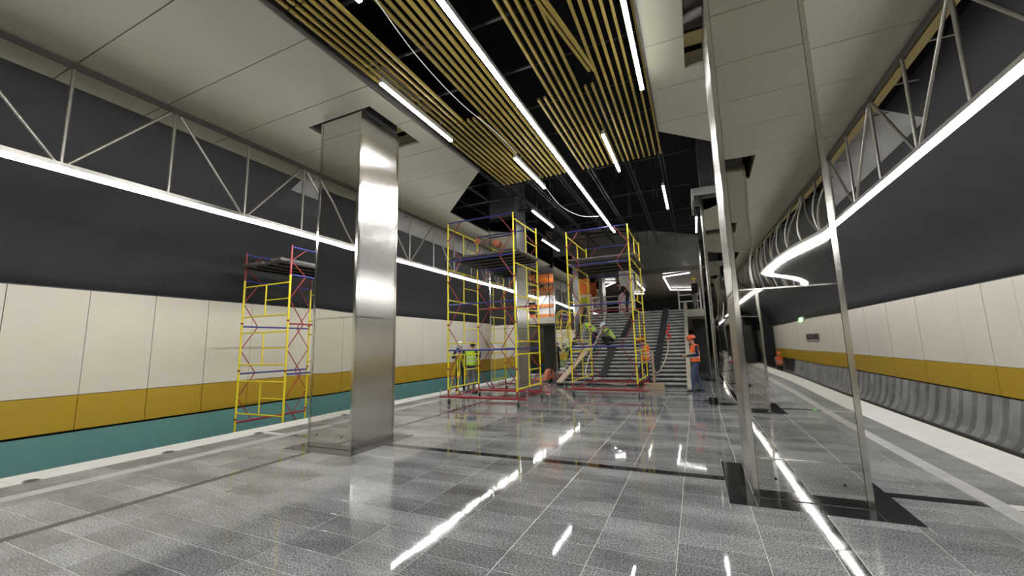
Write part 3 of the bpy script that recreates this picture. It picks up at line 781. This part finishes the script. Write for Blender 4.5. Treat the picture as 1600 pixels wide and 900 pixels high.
# railings on the landing
def railing(x0, x1, y, label, n=3):
    t = empty('guard_rail', ((x0+x1)/2, y, SZ), label=label, cat='railing'); h = (x1-x0)/2
    for k in range(n): MB().beam((-h+2*h*k/(n-1), 0, 0), (-h+2*h*k/(n-1), 0, 1.12), .07, .05, (0, 1, 0)).build('post', 'white_paint', t)
    for z in (.45, .78, 1.08): MB().beam((-h, 0, z), (h, 0, z), .05, .05).build('rail', 'white_paint', t)
railing(-.62, .35, 21.6, 'white guard rail on the landing at the right head of the stairs', 2)
railing(-5.2, -3.7, 22.6, 'white guard rail on the landing left of the stair head', 3)
q = MB().box(-3.95, -3.2, 24.5, 25.3, SZ, 5.95); tag(q.build('hall_pillar', 'white_paint'), 'pale boxed pillar in the upper hall behind the stair head', 'pillar')
q = MB().box(-4.75, -4.6, 22.4, 22.55, SZ, 5.9); tag(q.build('green_pole', 'bronze'), 'dark green pole on the landing left of the far tower', 'pole')
# orange site booth and boards on the left gallery
t = empty('site_hoarding', (-8.2, 21.6, SZ), label='orange and white plywood hoarding on the gallery between two left columns', cat='hoarding')
for k, (a, b, z0, z1, mm_) in enumerate(((-1.7, 1.6, .05, .22, 'orange'), (-1.7, 1.6, .62, .8, 'orange'), (-1.7, -.2, .95, 1.5, 'wood'), (-.15, 1.6, .2, 1.3, 'white_paint'), (-1.7, 1.6, 1.62, 1.74, 'orange'), (-1.7, 1.6, 1.95, 2.05, 'wood'))):
    MB().box(a, b, k*.05, k*.05+.04, z0, z1).build('board', mm_, t)
for x in (-1.6, -.8, 0, .8, 1.5): MB().beam((x, -.1, 0), (x, -.1, 2.5), .04, .04).build('pole', 'black_metal', t)
for (a, b) in ((-1.6, 0), (0, -1.6), (0, 1.5), (1.5, 0)): MB().beam((a, -.12, 0.3), (b, -.12, 2.4), .03, .03).build('strut', 'black_metal', t)
MB().poly([(-1.7, 0), (1.6, 0), (1.6, 4.2), (-1.7, 4.2)], 2.52, 2.56).build('roof_board', 'orange', t)
MB().box(-1.7, 1.6, 4.2, 4.25, 0, 2.5).build('back_board', 'wood', t)
t = empty('work_lamp', (-7.6, 23.8, SZ), label='warm work lamp glowing inside the orange hoarding', cat='lamp')
q = MB(); q.cyl((0, 0, .9), .015, 1.8, 8); 
for a in (0, 2.1, 4.2): q.beam((0, 0, .5), (.4*math.cos(a), .4*math.sin(a), 0), .02)
q.build('stand', 'black_metal', t)
M['lamp'] = emit('lamp_glow', (1.0, .72, .42), 60); MB().box(-.12, .12, -.06, .06, 1.8, 2.0).build('lamp_head', 'lamp', t)
# second hoarding seen between column three and the tower
t = empty('notice_board', (-6.0, 24.3, SZ), label='orange board with a green and white notice left of the stair head', cat='board')
MB().box(-.55, .3, 0, .04, 1.5, 2.5).build('panel', 'orange', t); MB().box(-.55, .35, -.03, -.01, .9, 1.5).build('notice', 'white_paint', t)
MB().box(-.42, .22, -.06, -.032, 1.0, 1.3).build('green_mark', 'vest_green', t)
for x in (-.5, .25): MB().box(x-.03, x+.03, 0, .06, 0, 1.6).build('post', 'white_paint', t)

# ---------------------------------------------------------------- SIGNS on the right wall (seen in the mirror column)
sg = empty('station_sign', (6.6, 10-30.5, 1.37), label='dark underlined station name on the right wall, mirrored in the nearest right column', cat='sign')
cu = bpy.data.curves.new('letters', 'FONT'); cu.body = 'НОВАТОРСКАЯ'; cu.size = .50; cu.align_x = 'CENTER'; cu.extrude = .01; cu.offset = .008
to = bpy.data.objects.new('tmp', cu); C.objects.link(to)
bpy.context.view_layer.update()
me = bpy.data.meshes.new_from_object(to.evaluated_get(bpy.context.evaluated_depsgraph_get()))
bpy.data.objects.remove(to)
me.materials.clear(); me.materials.append(M['sign'])
R_ = Matrix(((0, 0, -1, 0), (-1, 0, 0, 0), (0, 1, 0, 0), (0, 0, 0, 1)))
me.transform(R_); xsz = [v.co.y for v in me.vertices]; f_ = 2.8/(max(xsz)-min(xsz)); me.transform(Matrix.Diagonal((1, f_, 1, 1)))
o = place('lettering', me, sg, (0, 0, .13))
MB().box(-.01, .01, -1.4, 1.4, 0, .06).build('underline', 'sign', sg)
t = empty('exit_sign', (6.5, 10-32.4, 2.72), label='glowing green exit sign high on the right wall, seen mirrored in the right column', cat='sign')
MB().box(0, .1, -.55, .55, 0, .3).build('case', 'white_paint', t); MB().box(-.02, -.001, -.5, .5, .03, .27).build('face', 'exit', t)

# ---------------------------------------------------------------- PEOPLE
def cap(q, a, b, ra, rb, n=12):
    a = Vector(a); b = Vector(b); d = (b-a); L = d.length; d = d/L if L > 1e-6 else Vector((0,0,1))
    pts = []; rs = []
    for k in (0, .35, .7, .92): pts.append(a-d*ra*math.cos(k*PI/2)); rs.append(max(.001, ra*math.sin(k*PI/2)))
    pts.append(a); rs.append(ra); pts.append(b); rs.append(rb)
    for k in (.92, .7, .35, 0): pts.append(b+d*rb*math.cos(k*PI/2)); rs.append(max(.001, rb*math.sin(k*PI/2)))
    q.tube(pts, rs, n)
def person(label, loc, rz, J, top, legs, vest=None, helmet=None, hair=None, voxel=.012, hold=None, scale=1.0):
    """J: joints, figure faces -Y. top / legs: material names."""
    D = dict(pel=(0, 0, .95), ch=(0, 0, 1.28), nk=(0, .01, 1.48), hd=(0, -.02, 1.63), sl=(.19, .01, 1.42), sr=(-.19, .01, 1.42), el=(.25, .03, 1.14), er=(-.25, .03, 1.14),
             wl=(.27, -.06, .90), wr=(-.27, -.06, .90), hl=(.09, 0, .92), hr=(-.09, 0, .92), kl=(.11, -.02, .50), kr=(-.11, -.02, .50), al=(.12, .02, .085), ar=(-.12, .02, .085))
    D.update(J); V = {k: Vector(v) for k, v in D.items()}
    t = empty('person', loc, rz, label=label, cat='person'); t.scale = (scale,)*3
    q = MB()
    bones = []   # a, b, tag
    def bone(a, b, ra, rb, tg): cap(q, a, b, ra, rb); bones.append((Vector(a), Vector(b), tg))
    side = (V['sl']-V['sr']).normalized()
    # torso: three overlapping lofts to give breadth
    for s in (-1, 0, 1):
        bone(V['pel']+side*s*.075, V['ch']+side*s*.085, .115, .115, 't'); bone(V['ch']+side*s*.085, V['nk']+side*s*.07-(V['nk']-V['ch']).normalized()*.09, .115, .085, 't')
    bone(V['sl'], V['sr'], .068, .068, 't')
    bone(V['nk']-(V['nk']-V['ch'])*.3, V['hd'], .055, .055, 'h')
    hdir = (V['hd']-V['nk']).normalized()
    hf = Vector(D.get('face', (0, -1, 0))).normalized(); hf = (hf-hdir*hf.dot(hdir)).normalized(); hs = hf.cross(hdir)
    H = V['hd']+hdir*.03
    rotm = Matrix((hs, -hf, hdir)).transposed()
    q.ell(H+hdir*.025, .076, .095, .105, 16, 12, rotm); q.ell(H+hf*.03-hdir*.05, .052, .06, .062, 12, 8, rotm)
    q.ell(H+hf*.098-hdir*.012, .013, .02, .026, 8, 6, rotm)
    for s in (-1, 1): q.ell(H+hs*s*.077-hdir*.01, .012, .02, .033, 8, 6, rotm)
    q.ell(H+hf*.085-hdir*.052, .026, .014, .010, 8, 6, rotm)
    bones.append((H-hdir*.1, H+hdir*.1, 'h'))
    for s, a, e, wv in (('l', V['sl'], V['el'], V['wl']), ('r', V['sr'], V['er'], V['wr'])):
        bone(a, e, .058, .046, 'a'); bone(e, wv, .044, .030, 'a')
        d = (wv-e).normalized(); sd = d.cross(Vector((0, -1, .2)));
        if sd.length < .1: sd = Vector((1, 0, 0))
        sd.normalize(); nn = sd.cross(d)
        palm = wv+d*.05; q.ell(palm, .042, .016, .052, 10, 8, Matrix((sd, nn, d)).transposed()); bones.append((wv+d*.02, wv+d*.12, 'k'))
        for i, (off, ln) in enumerate(((-.030, .070), (-.010, .080), (.010, .075), (.030, .058))):
            b0 = palm+d*.04+sd*off; b1 = b0+d*ln*.5+nn*.008; b2 = b1+d*ln*.35+nn*.03
            cap(q, b0, b1, .0105, .0095, 8); cap(q, b1, b2, .0095, .008, 8)
            bones.append((b0, b2, 'k'))
        th0 = palm-d*.02-sd*.032; th1 = th0-sd*.03+d*.03; cap(q, th0, th1, .014, .011, 8); cap(q, th1, th1+d*.03, .011, .009, 8); bones.append((th0, th1+d*.03, 'k'))
    for s, h, kk, an in ((1, V['hl'], V['kl'], V['al']), (-1, V['hr'], V['kr'], V['ar'])):
        bone(h, kk, .098, .066, 'l'); bone(kk, an, .064, .045, 'l')
        toe = an+Vector((s*.02, -.16, -.045)); 
        bone(an+Vector((0, .05, -.04)), toe, .042, .036, 'b'); bone(an, an+Vector((0, .03, -.03)), .05, .045, 'b')
    raw = q.mesh('body_raw', 'skin')
    ob = bpy.data.objects.new('tmp', raw); C.objects.link(ob)
    md = ob.modifiers.new('r', 'REMESH'); md.mode = 'VOXEL'; md.voxel_size = voxel
    ms = ob.modifiers.new('s', 'SMOOTH'); ms.factor = .5; ms.iterations = 2
    bpy.context.view_layer.update()
    me = bpy.data.meshes.new_from_object(ob.evaluated_get(bpy.context.evaluated_depsgraph_get()))
    bpy.data.objects.remove(ob)
    me.name = 'body'; me.materials.clear()
    for nm in ('skin', top, legs, 'boot'): me.materials.append(M[nm])
    n = len(me.polygons); cen = np.zeros(n*3); me.polygons.foreach_get('center', cen); cen = cen.reshape(-1, 3)
    best = np.full(n, 1e9); idx = np.zeros(n, int); tags = []
    for i, (a, b, tg) in enumerate(bones):
        a = np.array(a); b = np.array(b); ab = b-a; tt = np.clip(((cen-a)@ab)/max(1e-9, ab@ab), 0, 1)
        ds = np.linalg.norm(cen-(a+tt[:, None]*ab), axis=1)-{'t': .10, 'l': .07, 'a': .045, 'h': .07, 'k': .012, 'b': .04}[tg]
        mk = ds < best; best[mk] = ds[mk]; idx[mk] = i
        tags.append({'t': 1, 'a': 1, 'l': 2, 'h': 0, 'k': 0, 'b': 3}[tg])
    mi = np.array(tags)[idx]
    me.polygons.foreach_set('material_index', mi.astype(np.int32)); me.polygons.foreach_set('use_smooth', np.ones(n, bool))
    me.update()
    body = place('body', me, t)
    pv, cv_ = np.array(V['pel']), np.array(V['nk']); ax = cv_-pv; L = np.linalg.norm(ax); ax = ax/L
    def shell(name, keep, mt, grow):
        vs = np.zeros(len(me.vertices)*3); me.vertices.foreach_get('co', vs); vs = vs.reshape(-1, 3)
        ns = np.array([v.normal[:] for v in me.vertices])
        faces = [list(me.polygons[i].vertices) for i in np.nonzero(keep)[0]]
        used = sorted({v for f in faces for v in f}); mp = {v: i for i, v in enumerate(used)}
        m2 = bpy.data.meshes.new(name); nv = vs[used]+ns[used]*grow
        m2.from_pydata(nv.tolist(), [], [[mp[v] for v in f] for f in faces]); m2.materials.append(M[mt])
        at = m2.attributes.new('along', 'FLOAT', 'POINT'); at.data.foreach_set('value', ((nv-pv)@ax/L).astype(np.float32))
        m2.polygons.foreach_set('use_smooth', np.ones(len(faces), bool)); m2.update()
        o = place(name, m2, t); sd = o.modifiers.new('s', 'SOLIDIFY'); sd.thickness = .006; return o
    if vest:
        tt = (cen-pv)@ax/L
        tors = np.array([bones[i][2] == 't' for i in idx])
        lat = np.abs((cen-pv)@np.array(side))
        shell('safety_vest', tors & (tt > .0) & (tt < 1.05) & (lat < .235), vest, .014)
    q = MB()
    for s in (-1, 1): q.ell(H+hf*.088+hs*s*.03+hdir*.012, .009, .006, .006, 8, 6, rotm)
    q.build('eyes', 'hair', t)
    if hair or helmet:
        q = MB(); c = H+hdir*.04; r3 = (.084, .102, .10) if not helmet else (.115, .14, .125)
        vs = []; fs = []; n1, n2 = 20, 7; lim = .52*PI if helmet else .64*PI
        for j in range(n2+1):
            tt = lim*j/n2
            for i in range(n1):
                a = 2*PI*i/n1; p = Vector((r3[0]*math.sin(tt)*math.cos(a), r3[1]*math.sin(tt)*math.sin(a)+.012, r3[2]*math.cos(tt)))
                if hair: p = Matrix.Rotation(-.8, 3, 'X') @ p
                vs.append(c+rotm@p)
        for j in range(n2):
            for i in range(n1): fs.append((j*n1+i, (j+1)*n1+i, (j+1)*n1+(i+1)%n1, j*n1+(i+1)%n1))
        q.add(vs, fs, True)
        if helmet:
            br = [c+rotm@Vector((.125*math.sin(a), -.10-.09*math.cos(a), .0)) for a in np.linspace(-1.3, 1.3, 9)]
            b2 = [c+rotm@Vector((.105*math.sin(a), -.06-.06*math.cos(a), .015)) for a in np.linspace(-1.3, 1.3, 9)]
            q.add(br+b2, [(i, i+1, 9+i+1, 9+i) for i in range(8)]); 
        o = q.build('helmet' if helmet else 'hair', helmet or hair, t)
        sd = o.modifiers.new('s', 'SOLIDIFY'); sd.thickness = .006; sd.offset = 1
        if helmet:
            q = MB(); q.ell(H+hdir*.03-hf*.015, .082, .098, .085, 14, 8, rotm); q.build('hair', 'hair', t)
    return t
# right hand worker in orange vest, looking at his hands, facing left
person('worker in orange vest and orange helmet walking in front of the right stair edge', (-.08, 14.35, 0), PI*-.42,
       dict(hd=(0, -.06, 1.61), nk=(0, -.02, 1.48), el=(.26, .02, 1.16), wl=(.12, -.24, 1.14), er=(-.26, .02, 1.16), wr=(-.10, -.24, 1.10), kl=(.1, -.14, .52), al=(.1, -.16, .085), kr=(-.1, .02, .5), ar=(-.1, .16, .09), face=(0, -1, -.4)),
       'navy', 'denim', vest='vest_orange', helmet='orange_helmet', voxel=.0095)
person('worker in orange vest with grey sleeves on the lowest steps behind the scaffold tower', (-1.74, 15.45, 0), PI*-.62,
       dict(hd=(0, -.08, 1.60), nk=(0, -.04, 1.48), el=(.26, -.06, 1.15), wl=(.20, -.28, 1.02), er=(-.26, -.02, 1.15), wr=(-.2, -.24, 1.0), kl=(.1, -.2, .54), al=(.1, -.06, .16), kr=(-.1, -.02, .5), ar=(-.1, .12, .09), face=(0, -1, -.35)),
       'light_cloth', 'navy', vest='vest_orange', helmet='orange_helmet', voxel=.0095)
person('surveyor in yellow green vest and grey trousers seen from behind at the tripod', (-7.2, 12.35, 0), PI*.93,
       dict(hd=(.0, -.08, 1.6), nk=(0, -.03, 1.48), el=(.27, -.12, 1.2), wl=(.12, -.36, 1.36), er=(-.27, -.12, 1.2), wr=(-.12, -.36, 1.36), kl=(.13, -.03, .5), al=(.16, .02, .085), kr=(-.12, -.02, .5), ar=(-.14, .05, .085)),
       'navy', 'grey_cloth', vest='vest_green', hair='hair', voxel=.0095)
person('man in dark clothes and white helmet standing behind the tripod at the left platform edge', (-7.95, 12.85, 0), PI*.12,
       dict(hd=(0, -.07, 1.6), nk=(0, -.03, 1.48), el=(.26, -.1, 1.2), wl=(.12, -.32, 1.3), er=(-.26, -.1, 1.2), wr=(-.1, -.32, 1.3)),
       'navy', 'black_cloth', helmet='white_helmet', voxel=.011)
stz = lambda y: (y-SY)*SZ/(20.75-SY)
person('worker in green vest and navy trousers bending over on the stairs at left', (-4.15, 17.75, stz(17.75)+.02), PI*-.5,
       dict(pel=(0, .12, .90), ch=(0, -.12, 1.10), nk=(0, -.34, 1.17), hd=(0, -.48, 1.16), sl=(.19, -.28, 1.12), sr=(-.19, -.28, 1.12), el=(.22, -.36, .85), er=(-.22, -.36, .85), wl=(.16, -.45, .6), wr=(-.16, -.45, .6), hl=(.09, .12, .87), hr=(-.09, .12, .87), kl=(.11, .02, .48), kr=(-.11, .04, .48), face=(0, -.3, -1)),
       'light_cloth', 'navy', vest='vest_green', hair='hair', voxel=.012)
person('worker in green vest crouching on the stairs with a pale cap', (-3.45, 17.9, stz(17.9)+.02), PI*-.35,
       dict(pel=(0, .14, .42), ch=(0, -.02, .70), nk=(0, -.14, .85), hd=(0, -.22, .97), sl=(.19, -.1, .80), sr=(-.19, -.1, .80), el=(.25, -.28, .62), er=(-.25, -.28, .62), wl=(.12, -.46, .55), wr=(-.12, -.46, .55), hl=(.1, .14, .40), hr=(-.1, .14, .40), kl=(.16, -.26, .50), kr=(-.16, -.26, .48), al=(.14, .0, .085), ar=(-.14, .0, .085), face=(0, -1, -.5)),
       'grey_cloth', 'black_cloth', vest='vest_green', helmet='white_helmet', voxel=.012)
person('person in black leaning forward at the top of the stairs', (-3.1, 20.95, SZ), PI*-.4,
       dict(pel=(0, .1, .93), ch=(0, -.05, 1.2), nk=(0, -.2, 1.36), hd=(0, -.3, 1.45), sl=(.19, -.14, 1.30), sr=(-.19, -.14, 1.30), el=(.24, -.24, 1.04), er=(-.24, -.24, 1.04), wl=(.2, -.42, .9), wr=(-.2, -.42, .9), hl=(.09, .1, .9), hr=(-.09, .1, .9), kl=(.1, .0, .48), kr=(-.1, .08, .48), face=(0, -1, -.6)),
       'black_cloth', 'black_cloth', hair='hair', voxel=.016)
M['yellow_helmet'] = mat('yellow_helmet', (.7, .6, .03), .3)
person('figure in black with a yellow helmet on the landing beside the third right column', (.12, 21.1, SZ), PI*-.3, {}, 'black_cloth', 'grey_cloth', helmet='yellow_helmet', voxel=.016, scale=.85)
person('distant worker in orange on the right track behind the camera, seen in the mirror column', (4.95, 10-32.5, -1.05), PI*.9, dict(el=(.28, -.1, 1.18), wl=(.2, -.3, 1.1)), 'grey_cloth', 'black_cloth', vest='vest_orange', helmet='orange_helmet', voxel=.02)

# ---------------------------------------------------------------- SURVEY TRIPOD
t = empty('survey_tripod', (-7.62, 12.25, 0), label='yellow survey tripod with a measuring instrument on top', cat='tripod')
for k, a in enumerate((-1.15, 2.9, 1.2)):
    f = Vector((.52*math.cos(a), .52*math.sin(a), 0)); tp = Vector((.07*math.cos(a), .07*math.sin(a), 1.28))
    sd = Vector((-math.sin(a), math.cos(a), 0))*.035; md_ = f.lerp(tp, .45)
    q = MB(); q.use('s_yellow').beam(tp+sd, md_+sd*.8, .03, .02).beam(tp-sd, md_-sd*.8, .03, .02).beam(f.lerp(tp, .58), f, .035, .025); q.use('orange').beam(md_-sd*1.4, md_+sd*1.4, .05, .06); q.use('steel').tube([f.lerp(tp, .04), f], .02, 8, .004)
    q.build('leg', None, t)
MB().cyl((0, 0, 1.3), .1, .05, 18).build('head_plate', 's_yellow', t)
q = MB(); q.use('cyan_box').cyl((0, 0, 1.36), .07, .06, 16); q.box(-.1, -.065, -.05, .05, 1.38, 1.62); q.box(.065, .1, -.05, .05, 1.38, 1.62); q.box(-.1, .1, -.03, .03, 1.62, 1.65); q.use('black_metal').cyl((0, 0, 1.52), .045, .22, 14, 'y'); q.use('white_paint').box(-.062, .062, -.06, .06, 1.46, 1.58)
q.build('instrument', None, t)

# ---------------------------------------------------------------- PALLET JACK
t = empty('pallet_jack', (-6.05, 16.8, 0), -.5, label='orange red hand pallet jack parked left of the stairs', cat='pallet jack')
for s in (-1, 1):
    q = MB().poly([(-.95, .05), (.1, .07), (.1, .13), (-.95, .11)], s*.2-.08, s*.2+.08, 'y'); q.build('fork', 'jack', t)
    MB().cyl((-.85, s*.2, .035), .035, .1, 12, 'y').build('roller', 'rubber', t)
q = MB().poly([(-.28, .1), (.28, .1), (.2, .42), (.08, .56), (-.08, .56), (-.2, .42)], .1, .3, 'x'); q.build('hood', 'jack', t)
MB().cyl((.28, 0, .09), .09, .12, 16, 'y').build('wheel', 'rubber', t)
MB().tube([(.25, 0, .2), (.42, 0, .75), (.5, 0, 1.05)], .02, 8).build('tow_bar', 'black_metal', t)
MB().tube([(.5, 0, 1.05), (.52, -.12, 1.12), (.56, -.13, 1.26), (.58, 0, 1.3), (.56, .13, 1.26), (.52, .12, 1.12), (.5, 0, 1.05)], .015, 8).build('handle', 'black_metal', t)

# ---------------------------------------------------------------- small stuff
q = MB().beam((-1.42, 14.75, 0.2), (-1.42, 14.75, 1.3), .09, .06); tag(q.build('timber_post', 'wood'), 'upright pale timber post right of the far scaffold tower', 'post')
q = MB().box(-1.75, -1.1, 14.62, 14.9, .0, .2); tag(q.build('timber_block', 'wood'), 'low timber baulk under the upright post', 'timber')
def rope(pts, r, mt, name, label, cat, n=6):
    P3 = [Vector(p) for p in pts]; out = []
    for i in range(len(P3)-1):
        p0 = P3[max(i-1, 0)]; p1 = P3[i]; p2 = P3[i+1]; p3 = P3[min(i+2, len(P3)-1)]
        for k in range(6):
            u = k/6; out.append(.5*((2*p1)+(p2-p0)*u+(2*p0-5*p1+4*p2-p3)*u*u+(3*p1-p0-3*p2+p3)*u**3))
    out.append(P3[-1]); tag(MB().tube(out, r, n).build(name, mt), label, cat)
rope([(-1.12, 18.2, 2.0), (-1.05, 17.4, 1.4), (-1.15, 16.6, .9), (-1.3, 15.6, .55), (-1.38, 14.85, .6), (-1.42, 14.8, 1.0)], .022, 'rope', 'rope', 'pale rope hanging from the right board down to the timber post', 'rope')
rope([(-1.02, 18.2, 2.3), (-1.0, 18.0, 2.15), (-1.1, 17.9, 1.95), (-.95, 17.8, 1.85), (-1.05, 17.7, 1.7)], .04, 'tape_red', 'warning_tape', 'bunch of red tape tied to the rope on the stairs', 'tape')
rope([(-3.6, 18.2, 2.9), (-3.75, 17.7, 2.2), (-3.95, 17.0, 1.5), (-4.1, 16.3, .8), (-3.9, 15.5, .35), (-3.0, 15.2, .12), (-2.4, 15.15, .1)], .028, 'rope', 'rope', 'thick pale rope snaking down the left half of the stairs', 'rope')
rope([(-3.26, 3.2, 5.9), (-3.3, 4.2, 5.72), (-3.32, 5.4, 5.7), (-3.25, 6.6, 5.75), (-3.28, 7.7, 5.80)], .007, 'white_paint', 'loose_cable', 'thin white cable sagging below the left slats', 'cable')
rope([(-3.28, 9.5, 5.7), (-3.2, 10.6, 5.5), (-2.9, 11.6, 5.45), (-2.5, 12.4, 5.6)], .009, 'white_paint', 'loose_cable', 'thin white cable drooping from the end of the left LED bar', 'cable')
rope([(-6.0, 18.42, 2.6), (-5.95, 18.35, 3.0), (-5.8, 18.3, 3.15), (-5.55, 18.3, 3.15), (-5.35, 18.35, 2.85), (-5.5, 18.35, 2.4), (-5.55, 18.4, 1.9)], .02, 's_yellow', 'hose_loop', 'yellow hose looped in front of the mirror column left of the far tower', 'hose')
rope([(-9.1, 8.7, .1), (-9.3, 8.9, -.6), (-9.35, 9, -1.0)], .012, 'rubber', 'pit_cable', 'black cable down in the left track pit', 'cable')
t = empty('site_box', (1.75, 19.3, 0), label='small white and red box on the floor behind the worker at the right columns', cat='box'); MB().box(-.3, .3, -.2, .2, 0, .12).build('lid', 'tape_red', t); MB().box(-.25, .25, -.18, .18, .12, .5).build('case', 'white_paint', t)
